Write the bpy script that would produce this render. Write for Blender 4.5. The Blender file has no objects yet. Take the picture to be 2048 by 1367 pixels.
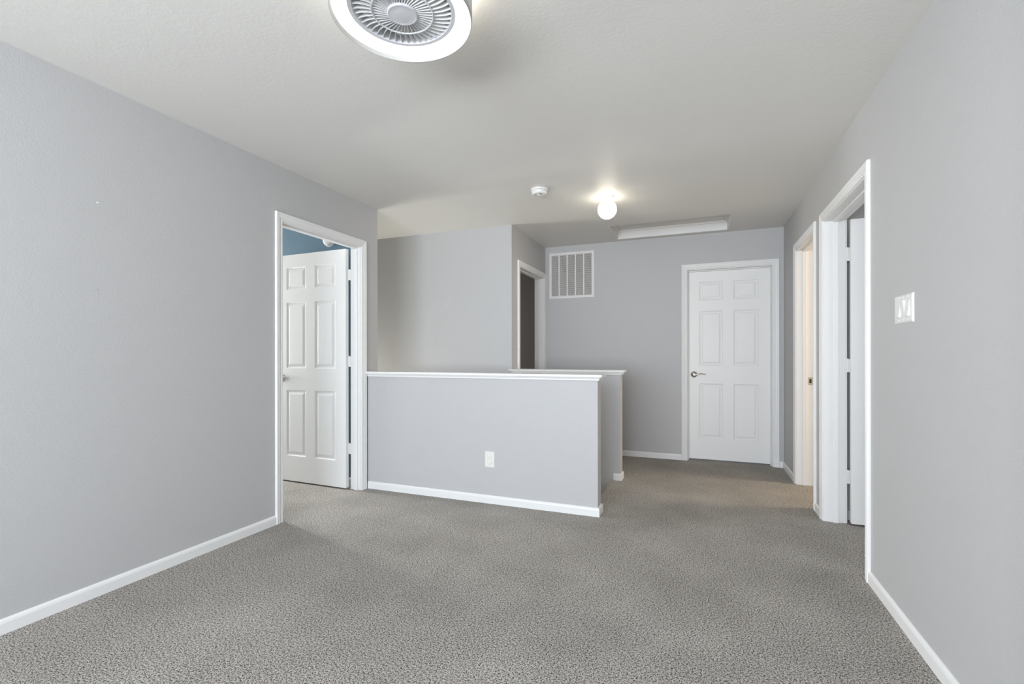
import bpy, bmesh, math, random
from mathutils import Vector, Matrix
R = math.radians
PI = math.pi
scene = bpy.context.scene
COL = scene.collection

# ------------------------------------------------------------------ camera
cam_d = bpy.data.cameras.new('camera')
cam = bpy.data.objects.new('camera', cam_d)
COL.objects.link(cam)
cam_d.sensor_fit = 'HORIZONTAL'
cam_d.sensor_width = 36.0
cam_d.lens = 36.0 * 947.58 / 2048.0
cam_d.shift_x = 0.0
cam_d.shift_y = (709.37 - 683.5) / 2048.0
cam_d.clip_start = 0.02
CAM_H = 1.1451
YAW = 0.37693
cam.matrix_world = Matrix.Translation((0, 0, CAM_H)) @ Matrix.Rotation(YAW, 4, 'Z') @ Matrix.Rotation(PI / 2, 4, 'X') @ Matrix.Rotation(-0.00112, 4, 'Z')
scene.camera = cam

# ------------------------------------------------------------------ world, exposure
world = bpy.data.worlds.new('world')
scene.world = world
world.use_nodes = True
wn = world.node_tree.nodes
wn['Background'].inputs[0].default_value = (0.62, 0.78, 1.0, 1)
wn['Background'].inputs[1].default_value = 1.0
vs = scene.view_settings
vs.view_transform = 'Standard'
vs.look = 'None'
vs.exposure = 0.09
vs.gamma = 1.0
vs.use_curve_mapping = False
scene.cycles.max_bounces = 14
scene.cycles.diffuse_bounces = 10
scene.cycles.use_denoising = True
scene.cycles.sample_clamp_indirect = 6.0


def area(name, loc, rot, sx, sy, power, col):
    d = bpy.data.lights.new(name, 'AREA')
    d.shape = 'RECTANGLE'
    d.size, d.size_y = sx, sy
    d.energy = power
    d.color = col
    o = bpy.data.objects.new(name, d)
    o.location = loc
    o.rotation_euler = rot
    COL.objects.link(o)
    return o


# daylight through the window behind the camera (points to +Y)
area('daylight', (-0.95, -2.62, 1.45), (R(90), 0, 0), 2.8, 1.6, 226.0, (0.775, 0.865, 1.0))
# added lamp outside the same window, aimed up to brighten the ceiling
area('ceiling_fill', (-0.95, -3.20, 0.20), (R(90 + 24), 0, 0), 2.8, 1.8, 230.0, (1.0, 0.99, 0.92))
# daylight coming up the stairs from the floor below
area('downstairs_daylight', (-4.6, 3.92, 0.0), (R(90), 0, R(-90)), 0.7, 1.6, 50.0, (1.0, 0.99, 0.91))
# unseen lamp added to light the blue bedroom
area('bedroom_fill', (-5.55, 2.62, 1.45), (R(90), 0, R(-90)), 1.45, 1.5, 42.0, (0.95, 0.95, 0.95))
# extra lamp added to brighten the blue wall behind the open leaf
area('bedroom_gap_fill', (-5.55, 3.20, 1.3), (R(90), 0, R(-90)), 0.30, 2.0, 100.0, (0.92, 0.94, 0.95))
# weak fill lamp added in the room behind the nearer right door
area('side_room_fill', (3.3, 2.6, 1.5), (R(90), 0, R(90)), 1.2, 1.2, 30.0, (0.90, 0.94, 1.0))
# unseen lamp added to lift the dark room a little
area('dark_room_fill', (-4.1, 5.9, 1.3), (R(90), 0, R(-90)), 0.6, 1.2, 13.0, (1.0, 0.96, 0.93))
# warm lamp of the bathroom behind the farther door
area('bathroom_lamp', (3.1, 4.72, 1.7), (R(90), 0, R(90)), 0.6, 1.2, 50.0, (1.0, 0.87, 0.71))

# ------------------------------------------------------------------ materials


def new_mat(name):
    m = bpy.data.materials.new(name)
    m.use_nodes = True
    nt = m.node_tree
    return m, nt, nt.nodes['Principled BSDF']


def paint(name, col, rough=0.6, bump=0.0, bscale=90.0, spec=0.3, dist=0.002):
    m, nt, b = new_mat(name)
    b.inputs['Base Color'].default_value = (*col, 1)
    b.inputs['Roughness'].default_value = rough
    b.inputs['Specular IOR Level'].default_value = spec
    if bump:
        tc = nt.nodes.new('ShaderNodeTexCoord')
        n = nt.nodes.new('ShaderNodeTexNoise')
        n.inputs['Scale'].default_value = bscale
        n.inputs['Detail'].default_value = 3.0
        n.inputs['Roughness'].default_value = 0.55
        bp = nt.nodes.new('ShaderNodeBump')
        bp.inputs['Strength'].default_value = bump
        bp.inputs['Distance'].default_value = dist
        nt.links.new(tc.outputs['Object'], n.inputs['Vector'])
        nt.links.new(n.outputs['Fac'], bp.inputs['Height'])
        nt.links.new(bp.outputs['Normal'], b.inputs['Normal'])
    return m


def metal(name, col, rough):
    m, nt, b = new_mat(name)
    b.inputs['Base Color'].default_value = (*col, 1)
    b.inputs['Metallic'].default_value = 1.0
    b.inputs['Roughness'].default_value = rough
    return m


def emit(name, col, strength, base=(0.9, 0.9, 0.9)):
    m, nt, b = new_mat(name)
    b.inputs['Base Color'].default_value = (*base, 1)
    b.inputs['Roughness'].default_value = 0.35
    b.inputs['Emission Color'].default_value = (*col, 1)
    b.inputs['Emission Strength'].default_value = strength
    return m


M_WALL = paint('grey_wall_paint', (0.476, 0.469, 0.462), 0.5, 0.45, 150.0, 0.35, 0.002)
M_CEIL = paint('ceiling_paint', (0.70, 0.682, 0.645), 0.5, 0.35, 60.0, 0.35)
M_TRIM = paint('white_trim_paint', (0.765, 0.755, 0.735), 0.38, 0, spec=0.4)
M_DOOR = paint('white_door_paint', (0.80, 0.79, 0.77), 0.42, 0.05, 200.0, 0.4, 0.0005)
M_BLUE = paint('blue_wall_paint', (0.124, 0.206, 0.268), 0.55, 0.2, 75.0, 0.3)
M_DARK = paint('shade_dark_wall_paint', (0.26, 0.245, 0.235), 0.6, 0.15, 75.0, 0.3)  # darkness of the unlit room put into the wall colour
M_WARM = paint('cream_wall_paint', (0.62, 0.56, 0.48), 0.6, 0.15, 75.0, 0.3)
M_PLASTIC = paint('white_plastic', (0.74, 0.73, 0.71), 0.3, 0, spec=0.5)
M_GREYPL = paint('pale_grey_plastic', (0.60, 0.60, 0.62), 0.42, 0, spec=0.45)
M_IVORY = paint('ivory_plastic', (0.72, 0.71, 0.66), 0.35, 0, spec=0.45)
M_GRILLE = paint('white_enamelled_steel', (0.72, 0.69, 0.665), 0.4, 0, spec=0.45)
M_VOID = paint('dark_duct', (0.15, 0.14, 0.13), 0.9)
M_SLOT = paint('dark_slot', (0.03, 0.03, 0.03), 0.8)
M_NICKEL = metal('satin_nickel', (0.56, 0.52, 0.47), 0.28)
M_STRIKE = metal('dull_nickel_strike', (0.50, 0.45, 0.38), 0.4)
M_RING = emit('lit_diffuser', (1.0, 0.985, 0.95), 2.0)
M_HALO = emit('lit_back_ring', (1.0, 0.95, 0.84), 11.0)
M_DRUM = paint('light_grey_lamp_plastic', (0.58, 0.58, 0.59), 0.4, 0, spec=0.4)
M_RIM = paint('cream_rim_plastic', (0.40, 0.39, 0.375), 0.4, 0, spec=0.3)
M_FIN = paint('fin_white_plastic', (0.70, 0.70, 0.70), 0.4, 0, spec=0.4)
M_GLOBE = emit('lit_opal_glass', (1.0, 0.92, 0.76), 7.8)


def carpet_mat():
    m, nt, b = new_mat('speckled_grey_carpet')
    N = nt.nodes
    L = nt.links
    tc = N.new('ShaderNodeTexCoord')
    n1 = N.new('ShaderNodeTexNoise')
    n1.inputs['Scale'].default_value = 142.0
    n1.inputs['Detail'].default_value = 2.0
    n1.inputs['Roughness'].default_value = 0.6
    n1.inputs['Distortion'].default_value = 0.2
    L.new(tc.outputs['Object'], n1.inputs['Vector'])
    n3 = N.new('ShaderNodeTexNoise')
    n3.inputs['Scale'].default_value = 310.0
    n3.inputs['Detail'].default_value = 1.0
    L.new(tc.outputs['Object'], n3.inputs['Vector'])
    av = N.new('ShaderNodeMix')
    av.data_type = 'FLOAT'
    av.inputs[0].default_value = 0.52
    L.new(n1.outputs['Fac'], av.inputs[2])
    L.new(n3.outputs['Fac'], av.inputs[3])
    cr = N.new('ShaderNodeValToRGB')
    e = cr.color_ramp.elements
    e[0].position = 0.425
    e[0].color = (0.040, 0.036, 0.033, 1)
    e[1].position = 0.56
    e[1].color = (0.54, 0.505, 0.458, 1)
    mid = cr.color_ramp.elements.new(0.485)
    mid.color = (0.29, 0.27, 0.242, 1)
    L.new(av.outputs[0], cr.inputs['Fac'])
    # worn and brushed patches of the pile
    n2 = N.new('ShaderNodeTexNoise')
    n2.inputs['Scale'].default_value = 2.3
    n2.inputs['Detail'].default_value = 3.0
    L.new(tc.outputs['Object'], n2.inputs['Vector'])
    mr = N.new('ShaderNodeMapRange')
    mr.inputs['From Min'].default_value = 0.3
    mr.inputs['From Max'].default_value = 0.7
    mr.inputs['To Min'].default_value = 0.88
    mr.inputs['To Max'].default_value = 1.12
    L.new(n2.outputs['Fac'], mr.inputs['Value'])
    mx = N.new('ShaderNodeMix')
    mx.data_type = 'RGBA'
    mx.blend_type = 'MULTIPLY'
    mx.inputs['Factor'].default_value = 1.0
    L.new(cr.outputs['Color'], mx.inputs[6])
    L.new(mr.outputs['Result'], mx.inputs[7])
    L.new(mx.outputs[2], b.inputs['Base Color'])
    b.inputs['Roughness'].default_value = 0.95
    b.inputs['Specular IOR Level'].default_value = 0.05
    bp = N.new('ShaderNodeBump')
    bp.inputs['Strength'].default_value = 0.7
    bp.inputs['Distance'].default_value = 0.004
    L.new(av.outputs[0], bp.inputs['Height'])
    L.new(bp.outputs['Normal'], b.inputs['Normal'])
    return m


M_CARPET = carpet_mat()

# ------------------------------------------------------------------ mesh helpers


def box(bm, x0, x1, y0, y1, z0, z1, mi=0):
    v = [bm.verts.new((x, y, z)) for z in (z0, z1) for y in (y0, y1) for x in (x0, x1)]
    for q in ((0, 2, 3, 1), (4, 5, 7, 6), (0, 1, 5, 4), (2, 6, 7, 3), (0, 4, 6, 2), (1, 3, 7, 5)):
        f = bm.faces.new([v[i] for i in q])
        f.material_index = mi
    return v


def prism(bm, prof, path, closed=False, cap=True):
    """sweep a 2D profile (u,v) along path frames [(origin, U, V)]"""
    rings = [[bm.verts.new(o + U * p[0] + V * p[1]) for p in prof] for (o, U, V) in path]
    n = len(prof)
    m = len(rings)
    for i in range(m if closed else m - 1):
        a, b = rings[i], rings[(i + 1) % m]
        for k in range(n):
            bm.faces.new((a[k], a[(k + 1) % n], b[(k + 1) % n], b[k]))
    if cap and not closed:
        bm.faces.new(rings[0])
        bm.faces.new(rings[-1])


def lathe(bm, prof, c=(0, 0, 0), seg=48, M=None):
    """prof: (r, z) list; r==0 gives a pole"""
    c = Vector(c)
    rings = []
    for r, z in prof:
        if r < 1e-6:
            p = Vector((0, 0, z))
            rings.append([bm.verts.new(c + (M @ p if M else p))])
        else:
            ring = []
            for k in range(seg):
                a = 2 * PI * k / seg
                p = Vector((r * math.cos(a), r * math.sin(a), z))
                ring.append(bm.verts.new(c + (M @ p if M else p)))
            rings.append(ring)
    for a, b in zip(rings[:-1], rings[1:]):
        for k in range(seg):
            k2 = (k + 1) % seg
            if len(a) == 1 and len(b) == 1:
                continue
            if len(a) == 1:
                bm.faces.new((a[0], b[k2], b[k]))
            elif len(b) == 1:
                bm.faces.new((a[k], a[k2], b[0]))
            else:
                bm.faces.new((a[k], a[k2], b[k2], b[k]))


def obj(name, bm, mats, parent=None, base=(0, 0, 0), M=None, smooth=None, bevel=0.0):
    """link a bmesh (world coordinates after M) as one mesh object whose origin is at base"""
    if M is not None:
        bmesh.ops.transform(bm, matrix=M, verts=bm.verts)
    base = Vector(base)
    bmesh.ops.translate(bm, vec=-base, verts=bm.verts)
    bmesh.ops.recalc_face_normals(bm, faces=bm.faces)
    me = bpy.data.meshes.new(name)
    bm.to_mesh(me)
    bm.free()
    for m in (mats if isinstance(mats, (list, tuple)) else [mats]):
        me.materials.append(m)
    o = bpy.data.objects.new(name, me)
    COL.objects.link(o)
    if parent is not None:
        o.parent = parent
        pb = Vector(parent.get('_b', (0, 0, 0))) if '_b' in parent else Vector((0, 0, 0))
        o.location = base - pb
    else:
        o.location = base
    o['_b'] = list(base)
    if smooth is not None:
        me.shade_smooth()
        me.set_sharp_from_angle(angle=R(smooth))
    if bevel:
        md = o.modifiers.new('bevel', 'BEVEL')
        md.width = bevel
        md.segments = 2
        md.limit_method = 'ANGLE'
        md.angle_limit = R(40)
    return o


def root(name, loc):
    o = bpy.data.objects.new(name, None)
    o.empty_display_size = 0.1
    o.location = loc
    o['_b'] = list(loc)
    COL.objects.link(o)
    return o


def tag(o, label, cat, group=None, kind=None):
    o['label'] = label
    o['category'] = cat
    if group:
        o['group'] = group
    if kind:
        o['kind'] = kind
    return o


NB = bmesh.new

# ------------------------------------------------------------------ main dimensions
H = 2.44
XR, XL, YB, YS, XS, YH = 0.795, -2.671, 5.478, 4.379, -1.736, 3.343
TR, TL, T = 0.128, 0.1025, 0.114
YREAR = -2.4
HEAD = 2.058          # underside of head jambs
HW = 0.965            # top of the half walls under their caps
XE = -0.670           # end of the half walls
DROP = -1.75          # bottom of the stairwell
WL = (2.455, 3.262)   # left doorway (clear, along Y)
WN = (2.927, 3.822)   # right wall, nearer doorway
WF = (4.111, 4.813)   # right wall, farther doorway
WB = (-0.120, 0.690)  # back wall door (along X)
WS = (4.604, 5.418)   # doorway in the side wall
J = 0.019             # jamb thickness


def wall_y(bm, x0, x1, y0, y1, openings, z0=0.0, z1=H):
    """wall running along Y with door openings [(ya, yb, ztop)]"""
    y = y0
    for a, b, zt in openings:
        box(bm, x0, x1, y, a, z0, z1)
        box(bm, x0, x1, a, b, zt, z1)
        y = b
    box(bm, x0, x1, y, y1, z0, z1)


def ro(w):
    return (w[0] - J, w[1] + J, HEAD + J)


# ------------------------------------------------------------------ structure
bm = NB()
Z0 = -0.25
NOSE = -0.745
# everything except the stair opening (X < NOSE, YH+T .. YS)
box(bm, -5.8, 3.8, YREAR - 0.3, YH + 0.05, Z0, 0)
box(bm, NOSE, 3.8, YH + 0.05, YS + 0.05, Z0, 0)
box(bm, -5.8, 3.8, YS + 0.05, 6.8, Z0, 0)
tag(obj('floor', bm, M_CARPET), 'speckled grey cut pile carpet covering the landing', 'floor', kind='structure')

bm = NB()
run, rise = 0.255, 0.19
for i in range(8):
    x1 = NOSE - i * run
    box(bm, x1 - run - 0.02, x1 + (0 if i == 0 else 0.0), YH + T, YS, DROP - 0.1, -(i + 1) * rise)
box(bm, -5.8, NOSE - 8 * run - 0.02, YH + T, YS, DROP - 0.1, -9 * rise)
tag(obj('trim_stairs', bm, M_CARPET), 'carpeted stairs going down between the two half walls', 'stairs', kind='structure')

# ceiling with the attic hatch opening
HX0, HX1, HY0, HY1 = -0.862, 0.280, 4.803, 5.393
bm = NB()
box(bm, -5.8, HX0, YREAR - 0.3, 6.8, H, H + 0.2)
box(bm, HX1, 3.8, YREAR - 0.3, 6.8, H, H + 0.2)
box(bm, HX0, HX1, YREAR - 0.3, HY0, H, H + 0.2)
box(bm, HX0, HX1, HY1, 6.8, H, H + 0.2)
tag(obj('ceiling', bm, M_CEIL), 'off white lightly textured ceiling over the whole landing', 'ceiling', kind='structure')

bm = NB()
wall_y(bm, XL - TL, XL, YREAR, 3.490, [ro(WL)])
wl = tag(obj('wall_left', bm, M_WALL), 'long pale grey wall on the left with the open door', 'wall', kind='structure')
bm = NB()
wall_y(bm, XR, XR + TR, YREAR, YB + T, [ro(WN), ro(WF)])
tag(obj('wall_right', bm, M_WALL), 'grey wall on the right with two doorways and the switches', 'wall', kind='structure')
bm = NB()
a, b, zt = ro(WB)
box(bm, XS - T, a, YB, YB + T, 0, H)
box(bm, a, b, YB, YB + T, zt, H)
box(bm, b, XR, YB, YB + T, 0, H)
wb = tag(obj('wall_back', bm, M_WALL), 'grey end wall with the closed door and the vent', 'wall', kind='structure')
bm = NB()
box(bm, -5.8, XS, YS, YS + T, DROP, H)
tag(obj('wall_stairwell', bm, M_WALL), 'pale grey full height wall seen across the stairwell', 'wall', kind='structure')
bm = NB()
wall_y(bm, XS - T, XS, YS + T, YB, [ro(WS)])
tag(obj('wall_side', bm, M_WALL), 'narrow grey wall around the dark doorway', 'wall', kind='structure')
bm = NB()
box(bm, XL, XE, YH, YH + T, 0, HW)
box(bm, XL, NOSE, YH, YH + T, DROP, 0)
tag(obj('wall_half_near', bm, M_WALL, bevel=0.004), 'low grey half wall with an outlet, guarding the stairs', 'half wall', kind='structure')
bm = NB()
box(bm, XS, XE, YS, YS + T, 0, HW)
box(bm, XS, NOSE, YS, YS + T, DROP, 0)
tag(obj('wall_half_far', bm, M_WALL, bevel=0.004), 'low grey half wall on the far side of the stairs', 'half wall', kind='structure')
# stairwell wall shared with the blue bedroom
bm = NB()
box(bm, -5.8, XL - TL, 3.376, 3.490, DROP, H)
for f in bm.faces:
    if abs(f.calc_center_median().y - 3.376) < 1e-3:
        f.material_index = 1
tag(obj('wall_bedroom', bm, [M_WALL, M_BLUE]), 'blue bedroom wall seen behind the open door', 'wall', kind='structure')
bm = NB()
box(bm, -5.8, -5.7, -0.2, YS, DROP, H)
tag(obj('wall_bedroom_outer', bm, M_BLUE), 'outer wall of the blue bedroom', 'wall', kind='structure')
bm = NB()
box(bm, -5.7, XL - TL, -0.2, -0.1, 0, H)
tag(obj('wall_bedroom_rear', bm, M_BLUE), 'rear wall of the blue bedroom', 'wall', kind='structure')
# dark room behind the side wall
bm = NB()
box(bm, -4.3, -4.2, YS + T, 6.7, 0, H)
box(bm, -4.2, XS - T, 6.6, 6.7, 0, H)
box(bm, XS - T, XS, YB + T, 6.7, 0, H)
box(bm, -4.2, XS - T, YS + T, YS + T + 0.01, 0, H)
tag(obj('wall_dark_room', bm, M_DARK), 'walls of the unlit room through the dark doorway, shade put into their colour', 'wall', kind='structure')
# rooms on the right
bm = NB()
box(bm, XR + TR, 3.7, 3.920, 4.030, 0, H)
for f in bm.faces:
    if abs(f.calc_center_median().y - 4.030) < 1e-3:
        f.material_index = 1
tag(obj('wall_partition', bm, [M_WALL, M_WARM]), 'grey wall glimpsed behind the ajar right hand door', 'wall', kind='structure')
bm = NB()
box(bm, 3.6, 3.7, 1.2, 5.6, 0, H)
box(bm, XR + TR, 3.6, 1.2, 1.3, 0, H)
tag(obj('wall_side_room', bm, M_WALL), 'walls of the room behind the nearer right doorway', 'wall', kind='structure')
bm = NB()
box(bm, XR + TR, 3.6, YB + 0.0, YB + T, 0, H)
tag(obj('wall_bathroom', bm, M_WARM), 'cream wall of the warmly lit room on the right', 'wall', kind='structure')
# wall behind the camera, with the window that lets the daylight in
WX0, WX1, WZ0, WZ1 = -2.40, 0.50, 0.60, 2.25
bm = NB()
box(bm, XL, WX0, YREAR - T, YREAR, 0, H)
box(bm, WX1, XR, YREAR - T, YREAR, 0, H)
box(bm, WX0, WX1, YREAR - T, YREAR, 0, WZ0)
box(bm, WX0, WX1, YREAR - T, YREAR, WZ1, H)
tag(obj('wall_rear', bm, M_WALL), 'grey wall behind the viewer holding the big window', 'wall', kind='structure')
w1 = tag(root('window_1', ((WX0 + WX1) / 2, YREAR, WZ0)), 'white framed window behind the viewer', 'window', kind='structure')
bm = NB()
for x0, x1, z0, z1 in ((WX0, WX0 + .05, WZ0, WZ1), (WX1 - .05, WX1, WZ0, WZ1), (WX0 + .05, WX1 - .05, WZ0, WZ0 + .05),
                       (WX0 + .05, WX1 - .05, WZ1 - .05, WZ1), (-.975, -.925, WZ0 + .05, WZ1 - .05)):
    box(bm, x0, x1, YREAR - 0.09, YREAR - 0.03, z0, z1)
obj('window_frame', bm, M_TRIM, w1, w1['_b'])

# ------------------------------------------------------------------ baseboards
BP = [(0, -0.03), (0.012, -0.03), (0.012, 0.045), (0.0095, 0.054), (0.004, 0.061), (0, 0.062)]


def baseboard(name, pts, label, prof=BP):
    """pts: floor polyline along the wall face, room on the left of the walking direction"""
    bm = NB()
    P = [Vector((x, y, 0)) for x, y in pts]
    frames = []
    for i, p in enumerate(P):
        ds = []
        if i > 0:
            ds.append((P[i] - P[i - 1]).normalized())
        if i < len(P) - 1:
            ds.append((P[i + 1] - P[i]).normalized())
        ns = [Vector((-d.y, d.x, 0)) for d in ds]
        if len(ns) == 2:
            u = ns[0] + ns[1]
            u = u / u.dot(ns[0])
        else:
            u = ns[0]
        frames.append((p, u, Vector((0, 0, 1))))
    prism(bm, prof, frames)
    return tag(obj(name, bm, M_TRIM, base=(P[0].x, P[0].y, 0)), label, 'baseboard', kind='structure')


CW = 0.058            # casing width
baseboard('baseboard_left', [(XL, WL[0] - 0.006 - CW), (XL, YREAR)], 'white baseboard along the long left wall')
baseboard('baseboard_half_near', [(XE - 0.02, YH + T), (XE, YH + T), (XE, YH), (XL + 0.016, YH)],
          'white baseboard along the near half wall under the outlet')
baseboard('baseboard_half_far', [(XS + 0.02, YS + T), (XE, YS + T), (XE, YS), (-0.733, YS)],
          'short white baseboard wrapping the end of the far half wall')
baseboard('baseboard_back_left', [(WB[0] - 0.006 - CW, YB), (XS + 0.016, YB)],
          'white baseboard on the end wall left of the closed door')
baseboard('baseboard_back_right', [(XR, WF[1] + 0.006 + CW), (XR, YB), (WB[1] + 0.006 + CW, YB)],
          'white baseboard in the far right corner beside the closed door')
baseboard('baseboard_right_middle', [(XR, WN[1] + 0.006 + CW), (XR, WF[0] - 0.006 - CW)],
          'short white baseboard between the two right doorways')
baseboard('baseboard_right', [(XR, YREAR), (XR, WN[0] - 0.006 - CW)], 'white baseboard under the light switches on the right')
baseboard('baseboard_bedroom', [(XL - TL, 3.376), (-5.7, 3.376)], 'white baseboard of the blue bedroom behind the open door')
baseboard('baseboard_side_room', [(3.6, 3.920), (XR + TR, 3.920)], 'white baseboard glimpsed behind the ajar right door')

# ------------------------------------------------------------------ half wall caps


def half_cap(name, x0, x1, y0, y1, label, notch=None):
    b = ((x0 + x1) / 2, y0, HW)
    bm = NB()
    o = 0.030
    box(bm, x0, x1 + o + 0.004, y0 - o, y1 + o, HW + 0.020, HW + 0.040)
    if notch:
        box(bm, notch, x0, y0 - o, y0, HW + 0.020, HW + 0.040)
    r = tag(obj(name, bm, M_TRIM, base=b, bevel=0.004), label, 'wall cap', kind='structure')
    # little moulding under the cap
    bm = NB()
    prof = [(0.0, -0.004), (0.008, -0.004), (0.011, 0.000), (0.011, 0.006), (0.020, 0.020), (0.0, 0.020)]
    up = Vector((0, 0, 1))
    fr = [(Vector((x0, y0, HW)), Vector((0, -1, 0)), up),
          (Vector((x1, y0, HW)), Vector((1, -1, 0)), up),
          (Vector((x1, y1, HW)), Vector((1, 1, 0)), up),
          (Vector((x0, y1, HW)), Vector((0, 1, 0)), up)]
    prism(bm, prof, fr)
    box(bm, x0, x1, y0, y1, HW, HW + 0.020)
    obj('cap_moulding', bm, M_TRIM, r, b)
    return r


half_cap('trim_cap_near', XL + 0.002, XE, YH, YH + T, 'white wooden cap along the top of the near half wall')
half_cap('trim_cap_far', XS, XE, YS, YS + T, 'white wooden cap along the top of the far half wall', notch=-1.763)

# ------------------------------------------------------------------ doorways
# local frame: x along the wall, y into the wall (0 = this side's face), z up
M_LEFT = Matrix.Translation((XL, 0, 0)) @ Matrix.Rotation(PI / 2, 4, 'Z')      # x->+Y, y->-X
M_RIGHT = Matrix.Translation((XR, 0, 0)) @ Matrix.Rotation(-PI / 2, 4, 'Z')    # x->-Y, y->+X
M_BACK = Matrix.Translation((0, YB, 0))
M_SIDE = Matrix.Translation((XS, 0, 0)) @ Matrix.Rotation(PI / 2, 4, 'Z')

CASP = [(0, 0), (0, 0.007), (0.004, 0.010), (0.010, 0.0105), (0.013, 0.0085), (0.018, 0.0085), (0.026, 0.0125),
        (0.038, 0.0145), (0.041, 0.0125), (0.045, 0.0150), (0.052, 0.0165), (0.057, 0.0140), (CW, 0.010), (CW, 0)]


def casing_bm(x0, x1, zt, y=0.0, sgn=-1):
    bm = NB()
    e = 0.006
    a, b, t = x0 - e, x1 + e, zt + e
    out = Vector((0, sgn, 0))
    fr = [(Vector((a, y, -0.02)), Vector((-1, 0, 0)), out), (Vector((a, y, t)), Vector((-1, 0, 1)), out),
          (Vector((b, y, t)), Vector((1, 0, 1)), out), (Vector((b, y, -0.02)), Vector((1, 0, 0)), out)]
    prism(bm, CASP, fr)
    return bm


def jamb_bm(x0, x1, zt, depth, stop_y, stop_w=0.033):
    bm = NB()
    box(bm, x0 - J, x0, 0.0, depth, -0.02, zt + J)
    box(bm, x1, x1 + J, 0.0, depth, -0.02, zt + J)
    box(bm, x0, x1, 0.0, depth, zt, zt + J)
    return bm


def stop_bm(x0, x1, zt, stop_y, stop_w=0.033):
    bm = NB()
    s = 0.011
    box(bm, x0, x0 + s, stop_y, stop_y + stop_w, -0.02, zt)
    box(bm, x1 - s, x1, stop_y, stop_y + stop_w, -0.02, zt)
    box(bm, x0 + s, x1 - s, stop_y, stop_y + stop_w, zt - s, zt)
    return bm


def doorway(name, label, M, x0, x1, depth, stop_y, both=True, part_label=None):
    b = M @ Vector(((x0 + x1) / 2, depth / 2, 0))
    r = tag(root(name, b), label, 'door', kind='structure')
    obj('door_casing', casing_bm(x0, x1, HEAD), M_TRIM, r, b, M)
    if both:
        obj('door_casing', casing_bm(x0, x1, HEAD, depth, 1), M_TRIM, r, b, M)
    jm = obj('door_jamb', jamb_bm(x0, x1, HEAD, depth, stop_y), M_TRIM, r, b, M, bevel=0.0015)
    obj('door_stop', stop_bm(x0, x1, HEAD, stop_y), M_TRIM, jm, b, M, bevel=0.003)
    return r, Vector(b)


PANEL_ROWS = [(0.226, 0.820), (1.015, 1.607), (1.722, 1.922)]


def leaf_bm(w, h, t):
    """six panel moulded door leaf: x 0..w, y -t..0, z 0..h"""
    st, mu = 0.115 if w > 0.75 else 0.1, 0.105
    pw = (w - 2 * st - mu) / 2
    cols = [(st, st + pw), (st + pw + mu, w - st)]
    xs = sorted([0, w] + [v for c in cols for v in c])
    zs = sorted([0, h] + [v for r_ in PANEL_ROWS for v in r_])
    rings = [(0.0, 0.0), (0.006, -0.0045), (0.012, -0.007), (0.022, -0.007), (0.030, -0.0045), (0.040, -0.0015)]
    bm = NB()
    for side in (0, 1):
        def P(x, z, d):
            return (x, d if side == 0 else -t - d, z)
        for i in range(len(xs) - 1):
            for k in range(len(zs) - 1):
                x0, x1, z0, z1 = xs[i], xs[i + 1], zs[k], zs[k + 1]
                panel = any(abs(x0 - c[0]) < 1e-6 for c in cols) and any(abs(z0 - r_[0]) < 1e-6 for r_ in PANEL_ROWS)
                if not panel:
                    bm.faces.new([bm.verts.new(P(*q, 0)) for q in ((x0, z0), (x1, z0), (x1, z1), (x0, z1))])
                    continue
                prev = None
                for ins, d in rings:
                    ring = [bm.verts.new(P(*q, d)) for q in ((x0 + ins, z0 + ins), (x1 - ins, z0 + ins), (x1 - ins, z1 - ins), (x0 + ins, z1 - ins))]
                    if prev:
                        for n in range(4):
                            bm.faces.new((prev[n], prev[(n + 1) % 4], ring[(n + 1) % 4], ring[n]))
                    prev = ring
                bm.faces.new(prev)
    for q in (((0, 0, 0), (0, -t, 0), (0, -t, h), (0, 0, h)), ((w, 0, 0), (w, 0, h), (w, -t, h), (w, -t, 0)),
              ((0, 0, 0), (w, 0, 0), (w, -t, 0), (0, -t, 0)), ((0, 0, h), (0, -t, h), (w, -t, h), (w, 0, h))):
        bm.faces.new([bm.verts.new(v) for v in q])
    bmesh.ops.remove_doubles(bm, verts=bm.verts, dist=1e-5)
    return bm


def lever_bm(cx, cz, face, out, toward):
    """rosette and wave lever on a leaf face; out = +-1 along y, toward = +-1 along x"""
    bm = NB()
    Mr = Matrix(((1, 0, 0), (0, 0, out), (0, 1, 0)))
    c = Vector((cx, face, cz))
    lathe(bm, [(0.034, 0.0), (0.034, 0.004), (0.031, 0.009), (0.022, 0.013), (0.014, 0.016), (0.012, 0.020), (0.011, 0.046),
               (0.008, 0.050), (0, 0.051)], c, 32, Mr)
    pts = []
    for i in range(15):
        s = i / 14
        x = 0.118 * s
        z = 0.010 * math.sin(s * PI * 1.15 - 0.55) - 0.004 * (1 - s)
        y = 0.046 + 0.006 * math.sin(s * PI) - 0.010 * s
        hw = 0.0105 * (1 - s) + 0.0075 * s
        th = 0.0065 * (1 - s) + 0.0032 * s
        pts.append((x, y, z, hw, th))
    rings = []
    for i, (x, y, z, hw, th) in enumerate(pts):
        ring = []
        for k in range(12):
            a = 2 * PI * k / 12
            ring.append(bm.verts.new(c + Vector((toward * x, out * (y + th * math.cos(a) * 1.3), z + hw * 0.7 * math.sin(a)))))
        rings.append(ring)
    for a, b in zip(rings[:-1], rings[1:]):
        for k in range(12):
            bm.faces.new((a[k], a[(k + 1) % 12], b[(k + 1) % 12], b[k]))
    bm.faces.new(rings[0])
    bm.faces.new(rings[-1])
    return bm


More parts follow.
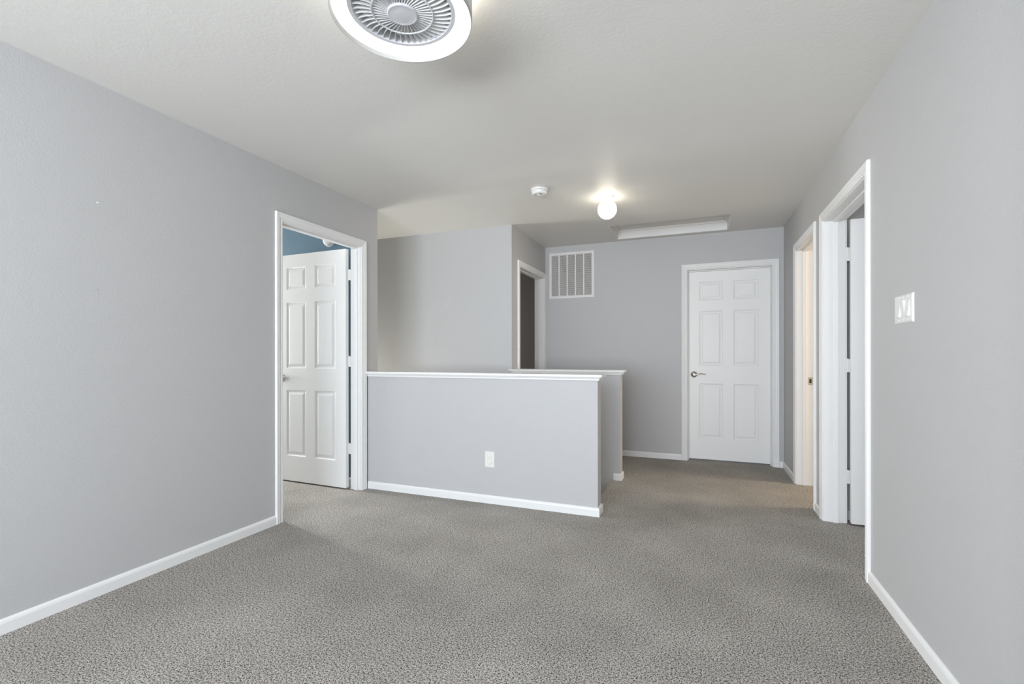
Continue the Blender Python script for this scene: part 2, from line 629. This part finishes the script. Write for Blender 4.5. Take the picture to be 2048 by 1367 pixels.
def hinge_bm(p_jamb, leaf_edge, zc, ny):
    """butt hinge: one plate on the jamb face, one on the leaf edge, knuckle between (world coordinates)"""
    bm = NB()
    hh = 0.045
    (jx, jy), (lx, ly) = p_jamb, leaf_edge
    sx = 1 if lx > jx else -1
    box(bm, min(jx, jx - sx * 0.034), max(jx, jx - sx * 0.034), jy - 0.0015, jy + 0.001, zc - hh, zc + hh)
    kx = (jx + lx) / 2
    box(bm, min(jx, lx), max(jx, lx), jy - 0.004, jy - 0.001, zc - hh, zc + hh)
    box(bm, min(lx, lx - sx * 0.0015), max(lx, lx - sx * 0.0015), ly, jy, zc - hh, zc + hh)
    for a in range(5):
        z0 = zc - hh + a * 2 * hh / 5
        lathe(bm, [(0, z0), (0.0062, z0 + 0.0004), (0.0062, z0 + 2 * hh / 5 - 0.0008), (0, z0 + 2 * hh / 5 - 0.0004)], (kx, jy - 0.002, 0), 14)
    lathe(bm, [(0.0045, zc + hh), (0.005, zc + hh + 0.003), (0, zc + hh + 0.005)], (kx, jy - 0.002, 0), 14)
    return bm


LEAF_H = 2.037
T_L = 0.035
# ---- door_1: left wall, open into the blue bedroom
d1, b1 = doorway('door_1', 'white six panel door standing open into the blue bedroom', M_LEFT, WL[0], WL[1], TL, 0.030)
ang = R(178.4)
ML1 = Matrix.Translation((-2.800, 3.228, 0.013)) @ Matrix.Rotation(ang, 4, 'Z')
lf = obj('door_leaf', leaf_bm(0.803, LEAF_H, T_L), M_DOOR, d1, b1, ML1)
# leaf is built with its room face at y=0; that face looks at the camera here
lv = obj('lever_handle', lever_bm(0.803 - 0.062, 0.925, 0.0, 1, -1), M_NICKEL, lf, b1, ML1, smooth=40)
lv['label'] = 'satin nickel lever handle'
for zc in (1.830, 1.090, 0.345):
    hg = obj('door_hinge', hinge_bm((XL - TL, WL[1]), (-2.800, 3.232), zc, -1), M_TRIM, d1, b1, smooth=40)

# ---- door_2: closed door in the back wall
d2, b2 = doorway('door_2', 'closed white six panel door at the end of the hall', M_BACK, WB[0], WB[1], T, 0.042)
ML2 = Matrix.Translation((WB[1] - 0.003, YB + 0.075, 0.013)) @ Matrix.Rotation(PI, 4, 'Z')
w2 = WB[1] - WB[0] - 0.006
lf = obj('door_leaf', leaf_bm(w2, LEAF_H, T_L), M_DOOR, d2, b2, ML2)
lv = obj('lever_handle', lever_bm(w2 - 0.060, 0.918, 0.0, 1, -1), M_NICKEL, lf, b2, ML2, smooth=40)
lv['label'] = 'satin nickel lever handle'

# ---- door_3: right wall, nearer doorway, leaf swung into the room
d3, b3 = doorway('door_3', 'white door ajar in the nearer doorway of the right wall', M_RIGHT, -WN[1], -WN[0], TR, 0.052)
ML3 = Matrix.Translation((0.944, 3.783, 0.013))
bm = leaf_bm(0.885, LEAF_H, T_L)
bmesh.ops.transform(bm, matrix=Matrix.Translation((0, T_L, 0)), verts=bm.verts)
lf = obj('door_leaf', bm, M_DOOR, d3, b3, ML3)
bm = lever_bm(0.885 - 0.062, 0.925, 0.0, -1, -1)
lv = obj('lever_handle', bm, M_NICKEL, lf, b3, ML3, smooth=40)
for zc in (1.823, 1.070, 0.317):
    obj('door_hinge', hinge_bm((XR + TR, WN[1]), (0.944, 3.785), zc, -1), M_TRIM, d3, b3, smooth=40)

# ---- door_4: right wall, farther doorway with a strike plate
d4, b4 = doorway('door_4', 'open doorway in the right wall lit by warm light', M_RIGHT, -WF[1], -WF[0], TR, 0.045)
bm = NB()
yy = WF[1]
box(bm, 0.883, 0.919, yy - 0.0022, yy + 0.001, 0.880, 0.948)
bmesh.ops.bevel(bm, geom=[e for e in bm.edges if abs(e.verts[0].co.y - e.verts[1].co.y) > 0.001], offset=0.004, segments=2, affect='EDGES')
st = obj('strike_plate', bm, M_STRIKE, d4, b4)
st['label'] = 'nickel strike plate'
bm = NB()
box(bm, 0.893, 0.909, yy - 0.0028, yy - 0.0023, 0.897, 0.931)
obj('latch_slot', bm, M_SLOT, st, b4)
for zz in (0.888, 0.940):
    bm = NB()
    lathe(bm, [(0.0035, 0), (0.0032, 0.0006), (0, 0.0009)], (0.901, yy - 0.0023, zz), 12, Matrix(((1, 0, 0), (0, 0, -1), (0, 1, 0))))
    obj('screw_head', bm, M_NICKEL, st, b4)

# ---- door_5: doorway in the side wall, dark inside
d5, b5 = doorway('door_5', 'white framed doorway opening into an unlit room', M_SIDE, WS[0], WS[1], T, 0.045, both=False)

# ------------------------------------------------------------------ attic hatch
hb = ((HX0 + HX1) / 2, (HY0 + HY1) / 2, H)
ah = tag(root('attic_hatch', hb), 'long recessed attic hatch in the ceiling near the end wall', 'attic hatch')
bm = NB()
b = 0.012
zt = H + 0.095
box(bm, HX0, HX0 + b, HY0, HY1, H + 0.001, zt + 0.03)
box(bm, HX1 - b, HX1, HY0, HY1, H + 0.001, zt + 0.03)
box(bm, HX0 + b, HX1 - b, HY0, HY0 + b, H + 0.001, zt + 0.03)
box(bm, HX0 + b, HX1 - b, HY1 - b, HY1, H + 0.001, zt + 0.03)
obj('hatch_frame', bm, M_TRIM, ah, hb, bevel=0.002)
bm = NB()
s = 0.018
x0, x1, y0, y1 = HX0 + b, HX1 - b, HY0 + b, HY1 - b
box(bm, x0, x0 + s, y0, y1, zt - 0.018, zt)
box(bm, x1 - s, x1, y0, y1, zt - 0.018, zt)
box(bm, x0 + s, x1 - s, y0, y0 + s, zt - 0.018, zt)
box(bm, x0 + s, x1 - s, y1 - s, y1, zt - 0.018, zt)
obj('stop_moulding', bm, M_TRIM, ah, hb)
bm = NB()
box(bm, x0 + 0.002, x1 - 0.002, y0 + 0.002, y1 - 0.002, zt, zt + 0.015)
obj('hatch_panel', bm, M_CEIL, ah, hb)

# ------------------------------------------------------------------ return air vent
vx0, vx1, vz0, vz1 = -1.684, -1.136, 1.814, 2.364
vb = ((vx0 + vx1) / 2, YB, (vz0 + vz1) / 2)
vt = tag(root('air_vent', vb), 'square white return air grille high on the end wall', 'vent')
bm = NB()
fw = 0.033
y0, y1 = YB - 0.010, YB
Yv = Vector((0, -1, 0))
prism(bm, [(0, 0), (0, 0.006), (0.005, 0.010), (fw - 0.002, 0.010), (fw, 0.008), (fw, 0)],
      [(Vector((vx0, y1, vz0)), Vector((1, 0, 1)), Yv), (Vector((vx1, y1, vz0)), Vector((-1, 0, 1)), Yv),
       (Vector((vx1, y1, vz1)), Vector((-1, 0, -1)), Yv), (Vector((vx0, y1, vz1)), Vector((1, 0, -1)), Yv)], closed=True)
obj('vent_frame', bm, M_GRILLE, vt, vb)
ix0, ix1, iz0, iz1 = vx0 + fw, vx1 - fw, vz0 + fw, vz1 - fw
bw = 0.014
cw = (ix1 - ix0 - 4 * bw) / 5
for i in range(4):
    bm = NB()
    xa = ix0 + (i + 1) * cw + i * bw
    box(bm, xa, xa + bw, y0 + 0.001, y1 - 0.001, iz0, iz1)
    obj('mullion', bm, M_GRILLE, vt, vb)
nl = 40
for i in range(5):
    xa = ix0 + i * (cw + bw)
    bm = NB()
    for k in range(nl):
        z = iz0 + (k + 0.5) * (iz1 - iz0) / nl
        prism(bm, [(-0.0005, 0), (0.0005, 0), (0.0005, 0.0100), (-0.0005, 0.0100)],
              [(Vector((x, YB - 0.0085, z - 0.0045)), Vector((0, -0.7, 0.7)), Vector((0, 0.64, 0.77))) for x in (xa, xa + cw)])
    obj('louver_bank', bm, M_GRILLE, vt, vb)
bm = NB()
box(bm, ix0, ix1, YB - 0.0008, YB + 0.0, iz0, iz1)
obj('duct_backing', bm, M_VOID, vt, vb)
for fx in (0.2, 0.8):
    for z in (vz0 + 0.016, vz1 - 0.016):
        bm = NB()
        lathe(bm, [(0.005, 0), (0.0045, 0.0015), (0, 0.002)], (vx0 + fx * (vx1 - vx0), y0, z), 14, Matrix(((1, 0, 0), (0, 0, -1), (0, 1, 0))))
        obj('screw_head', bm, M_GRILLE, vt, vb)

# ------------------------------------------------------------------ light switch plate (three rockers) on the right wall
sy0, sy1, sz0, sz1 = 2.343, 2.532, 1.276, 1.394
sb = (XR, (sy0 + sy1) / 2, (sz0 + sz1) / 2)
sw = tag(root('light_switch', sb), 'white three gang rocker switch plate on the right wall', 'light switch')
bm = NB()
prof = []
pt = 0.0065
rings = [(0.0, 0.0), (0.0, 0.002), (0.004, 0.0052), (0.009, pt)]
prev = None
for ins, d in rings:
    ring = [bm.verts.new((XR - d, y, z)) for y, z in ((sy0 + ins, sz0 + ins), (sy1 - ins, sz0 + ins), (sy1 - ins, sz1 - ins), (sy0 + ins, sz1 - ins))]
    if prev:
        for n in range(4):
            bm.faces.new((prev[n], prev[(n + 1) % 4], ring[(n + 1) % 4], ring[n]))
    else:
        bm.faces.new(ring)
    prev = ring
bm.faces.new(prev)
obj('switch_plate', bm, M_PLASTIC, sw, sb)
zc = (sz0 + sz1) / 2
for n, tilt in ((0, -1), (1, 1), (2, -1)):
    yc = sb[1] + (1 - n) * 0.046 - 0.005
    hw, hh = 0.0152, 0.033
    # wedge rocker: tilt +1 stands out at the top, -1 at the bottom
    dt, db = (0.0075, 0.001) if tilt > 0 else (0.001, 0.0075)
    bm = NB()
    v = []
    for y in (yc - hw, yc + hw):
        v.append([bm.verts.new(p) for p in ((XR - pt, y, zc - hh), (XR - pt - db, y, zc - hh), (XR - pt - 0.004, y, zc),
                                            (XR - pt - dt, y, zc + hh), (XR - pt, y, zc + hh))])
    for k in range(5):
        bm.faces.new((v[0][k], v[0][(k + 1) % 5], v[1][(k + 1) % 5], v[1][k]))
    bm.faces.new(v[0])
    bm.faces.new(v[1])
    obj('rocker', bm, M_PLASTIC, sw, sb)
    for zz in (zc - 0.047, zc + 0.047):
        bm = NB()
        lathe(bm, [(0.0038, 0), (0.0034, 0.0012), (0, 0.0016)], (XR - pt, yc, zz), 14, Matrix(((0, 0, -1), (1, 0, 0), (0, 1, 0))))
        obj('plate_screw', bm, M_PLASTIC, sw, sb)

# ------------------------------------------------------------------ wall outlet on the half wall
ox0, ox1, oz0, oz1 = -1.549, -1.470, 0.276, 0.398
ob = ((ox0 + ox1) / 2, YH, (oz0 + oz1) / 2)
ot = tag(root('wall_outlet', ob), 'ivory duplex outlet plate low on the near half wall', 'outlet')
bm = NB()
prev = None
for ins, d in ((0, 0), (0, 0.002), (0.003, 0.0045), (0.007, 0.0055)):
    ring = [bm.verts.new((x, YH - d, z)) for x, z in ((ox0 + ins, oz0 + ins), (ox1 - ins, oz0 + ins), (ox1 - ins, oz1 - ins), (ox0 + ins, oz1 - ins))]
    if prev:
        for n in range(4):
            bm.faces.new((prev[n], prev[(n + 1) % 4], ring[(n + 1) % 4], ring[n]))
    else:
        bm.faces.new(ring)
    prev = ring
bm.faces.new(prev)
obj('outlet_plate', bm, M_IVORY, ot, ob)
for zz in (0.0195, -0.0195):
    bm = NB()
    lathe(bm, [(0.0175, 0.0), (0.0175, 0.0035), (0.0155, 0.0055), (0, 0.0062)], (ob[0], YH - 0.0053, ob[2] + zz), 28,
          Matrix(((1, 0, 0), (0, 0, -1), (0, 0.86, 0))))
    rc = obj('outlet_cover', bm, M_IVORY, ot, ob, smooth=35)
    rc['label'] = 'round plastic safety cover'

# ------------------------------------------------------------------ smoke detectors


def smoke_detector(name, label, c, M3, r=0.067, hgt=0.044):
    o = tag(root(name, c), label, 'smoke detector')
    bm = NB()
    lathe(bm, [(0, 0), (r, 0), (r, 0.010), (r * 0.96, 0.014), (r * 0.90, 0.015), (0, 0.015)], c, 48, M3)
    obj('mounting_base', bm, M_PLASTIC, o, c, smooth=35)
    bm = NB()
    lathe(bm, [(r * 0.86, 0.015), (r * 0.90, 0.018), (r * 0.88, hgt - 0.012), (r * 0.80, hgt - 0.004), (r * 0.62, hgt), (0, hgt + 0.002)], c, 48, M3)
    bd = obj('detector_body', bm, M_PLASTIC, o, c, smooth=35)
    for a, rr in ((0.9, 0.50), (2.3, 0.50)):
        bm = NB()
        for k in range(2):
            an = a + k * 0.2
            p = Vector((math.cos(an) * r * rr, math.sin(an) * r * rr, hgt + 0.0015))
            q = Matrix.Rotation(an, 3, 'Z')
            v = [bm.verts.new(Vector(c) + M3 @ (p + q @ Vector(w))) for w in ((-.008, -.002, 0), (.008, -.002, 0), (.008, .002, 0), (-.008, .002, 0),
                                                                              (-.008, -.002, .0008), (.008, -.002, .0008), (.008, .002, .0008), (-.008, .002, .0008))]
            for f in ((0, 1, 2, 3), (4, 5, 6, 7), (0, 1, 5, 4), (1, 2, 6, 5), (2, 3, 7, 6), (3, 0, 4, 7)):
                bm.faces.new([v[i] for i in f])
        obj('sounder_slot', bm, M_SLOT, bd, c)
    bm = NB()
    lathe(bm, [(r * 0.24, hgt), (r * 0.24, hgt + 0.004), (r * 0.2, hgt + 0.005), (0, hgt + 0.005)], c, 24, M3)
    obj('test_button', bm, M_PLASTIC, bd, c, smooth=35)
    return o


DOWN = Matrix(((1, 0, 0), (0, -1, 0), (0, 0, -1)))
smoke_detector('smoke_detector', 'round white smoke detector on the ceiling left of the globe lamp', (-1.165, 3.530, H), DOWN)
smoke_detector('smoke_detector', 'small white detector on the blue wall above the open door', (-3.105, 3.376, 2.182),
               Matrix(((1, 0, 0), (0, 0, -1), (0, 1, 0))), r=0.060, hgt=0.042)

# ------------------------------------------------------------------ globe ceiling lamp
gb = (-0.706, 3.915, H)
gl = tag(root('globe_lamp', gb), 'small lit white glass globe lamp on the hall ceiling', 'ceiling lamp')
bm = NB()
lathe(bm, [(0, 0), (0.061, 0), (0.062, 0.004), (0.060, 0.010), (0.052, 0.016), (0.046, 0.018), (0.045, 0.040), (0.043, 0.045), (0, 0.045)], gb, 48, DOWN)
obj('lamp_base', bm, M_PLASTIC, gl, gb, smooth=35)
bm = NB()
rg = 0.077
prof = [(0.040, 0.036)]
t0 = math.asin(0.042 / rg)
zc = 0.036 + rg * math.cos(t0)
for k in range(25):
    t = t0 + (PI - t0) * k / 24
    prof.append((max(0.0, rg * math.sin(t)) if k < 24 else 0.0, zc - rg * math.cos(t)))
lathe(bm, prof, gb, 48, DOWN)
g = obj('glass_globe', bm, M_GLOBE, gl, gb, smooth=60)
for k in range(3):
    bm = NB()
    a = 0.5 + k * 2 * PI / 3
    q = Matrix.Rotation(a, 3, 'Z') @ Matrix(((0, 0, 1), (1, 0, 0), (0, 1, 0)))
    lathe(bm, [(0.003, 0.044), (0.003, 0.051), (0, 0.052)], (gb[0], gb[1], H - 0.030), 10, q)
    obj('thumb_screw', bm, M_NICKEL, gl, gb)

# ------------------------------------------------------------------ ceiling fan light
fc = (-0.9306, 1.3495, H)
fl = tag(root('fan_light', fc), 'round white ceiling fan with a glowing ring light', 'ceiling fan')
RO = 0.2345
bm = NB()
lathe(bm, [(0.10, 0.0), (0.10, 0.070), (RO - 0.012, 0.072), (RO, 0.080), (RO, 0.150), (RO - 0.002, 0.150), (0.2265, 0.150), (0.2265, 0.085), (0.178, 0.085), (0.10, 0.080), (0, 0.080), (0, 0.0)], fc, 96, DOWN)
obj('drum_housing', bm, M_DRUM, fl, fc, smooth=35)
bm = NB()
lathe(bm, [(0.2265, 0.090), (0.2265, 0.1515), (0.215, 0.1470), (0.190, 0.1425), (0.1785, 0.1405), (0.1785, 0.090)], fc, 96, DOWN)
obj('ring_diffuser', bm, M_RING, fl, fc, smooth=50)
bm = NB()
lathe(bm, [(0.2268, 0.150), (RO - 0.0004, 0.150), (RO, 0.158), (RO - 0.0015, 0.1645), (RO - 0.003, 0.165), (0.2268, 0.1515), (0.2268, 0.150)], fc, 96, DOWN)
obj('outer_rim', bm, M_RIM, fl, fc, smooth=35)
bm = NB()
lathe(bm, [(0.120, 0.0720), (0.120, 0.066), (0.202, 0.066), (0.202, 0.0720)], fc, 96, DOWN)
obj('back_ring_diffuser', bm, M_HALO, fl, fc, smooth=50)
# inner grey bowl behind the grille
bm = NB()
lathe(bm, [(0.1785, 0.1395), (0.1650, 0.1395), (0.1620, 0.132), (0.158, 0.098), (0.140, 0.090), (0, 0.090), (0, 0.085), (0.165, 0.086), (0.1785, 0.098), (0.1785, 0.1395)], fc, 96, DOWN)
obj('inner_bowl', bm, M_GREYPL, fl, fc, smooth=35)
# spinning blades
for k in range(5):
    bm = NB()
    a0 = k * 2 * PI / 5 + 0.3
    rings = []
    for i in range(7):
        s = i / 6
        r = 0.045 + 0.105 * s
        row = []
        for (w, z) in ((-0.34, 0.119), (-0.1, 0.115), (0.15, 0.109), (0.36, 0.102)):
            a = a0 + w * (1.15 - 0.2 * s) + 0.25 * s
            row.append((r * math.cos(a), r * math.sin(a), z))
        rings.append(row)
    for dz in (0, 0.0018):
        pass
    top = [[bm.verts.new(Vector(fc) + DOWN @ Vector(p)) for p in row] for row in rings]
    bot = [[bm.verts.new(Vector(fc) + DOWN @ Vector((p[0], p[1], p[2] + 0.0018))) for p in row] for row in rings]
    for i in range(6):
        for j in range(3):
            bm.faces.new((top[i][j], top[i][j + 1], top[i + 1][j + 1], top[i + 1][j]))
            bm.faces.new((bot[i][j], bot[i + 1][j], bot[i + 1][j + 1], bot[i][j + 1]))
    for i in range(6):
        bm.faces.new((top[i][0], top[i + 1][0], bot[i + 1][0], bot[i][0]))
        bm.faces.new((top[i][3], bot[i][3], bot[i + 1][3], top[i + 1][3]))
    for j in range(3):
        bm.faces.new((top[0][j], bot[0][j], bot[0][j + 1], top[0][j + 1]))
        bm.faces.new((top[6][j], top[6][j + 1], bot[6][j + 1], bot[6][j]))
    obj('fan_blade', bm, M_PLASTIC, fl, fc, smooth=40)
# guard grille: fins, middle ring
NF = 44
for k in range(NF):
    bm = NB()
    a0 = 2 * PI * k / NF
    fr = []
    for i in range(9):
        s = i / 8
        r = 0.047 + (0.1640 - 0.047) * s
        a = a0 - 0.10 * math.sin(s * PI * 0.9)
        rad = Vector((math.cos(a), math.sin(a), 0))
        tan = Vector((-rad.y, rad.x, 0))
        z = 0.147 - 0.009 * s
        fr.append((r, rad, tan, z))
    prev = None
    for r, rad, tan, z in fr:
        hgt = 0.006 + 0.010 * math.sin(PI * min(1, (r - 0.047) / 0.117)) ** 0.6
        p = rad * r
        ring = [bm.verts.new(Vector(fc) + DOWN @ (p + tan * u + Vector((0, 0, v)))) for u, v in
                ((-0.0007, z), (0.0007, z), (0.0009 + 0.25 * hgt, z - hgt), (-0.0009 + 0.25 * hgt, z - hgt))]
        if prev:
            for n in range(4):
                bm.faces.new((prev[n], prev[(n + 1) % 4], ring[(n + 1) % 4], ring[n]))
        else:
            bm.faces.new(ring)
        prev = ring
    bm.faces.new(prev)
    obj('grille_fin', bm, M_FIN, fl, fc)
bm = NB()
rr, zz = 0.1018, 0.1435
lathe(bm, [(rr - 0.0016, zz - 0.003), (rr + 0.0016, zz - 0.003), (rr + 0.0016, zz + 0.0015), (rr - 0.0016, zz + 0.0015), (rr - 0.0016, zz - 0.003)], fc, 72, DOWN)
obj('grille_ring', bm, M_FIN, fl, fc)
bm = NB()
lathe(bm, [(0.0, 0.075), (0.040, 0.075), (0.042, 0.140), (0.0505, 0.143), (0.0505, 0.149), (0.047, 0.1515), (0.0455, 0.1510), (0.030, 0.1525), (0, 0.1535)], fc, 64, DOWN)
obj('hub_cap', bm, M_GREYPL, fl, fc, smooth=35)

# ------------------------------------------------------------------ small marks on the walls
for nm, (y, z), r_, m_ in (('nail_hole', (1.376, 1.461), 0.0028, M_SLOT), ('nail_hole', (1.378, 1.435), 0.0018, M_SLOT), ('filler_spot', (1.375, 1.874), 0.006, M_TRIM)):
    bm = NB()
    lathe(bm, [(r_, 0), (r_ * 0.8, 0.0006), (0, 0.0008)], (XL, y, z), 10, Matrix(((0, 0, 1), (1, 0, 0), (0, 0.6, 0))))
    obj(nm, bm, m_, wl, (XL, y, z))
bm = NB()
lathe(bm, [(0.0032, 0), (0.0025, 0.0006), (0, 0.0008)], (-0.556, YB, 2.258), 10, Matrix(((1, 0, 0), (0, 0, -1), (0, 1, 0))))
obj('nail_hole', bm, M_SLOT, wb, (-0.556, YB, 2.258))

for o in bpy.data.objects:
    if '_b' in o:
        del o['_b']
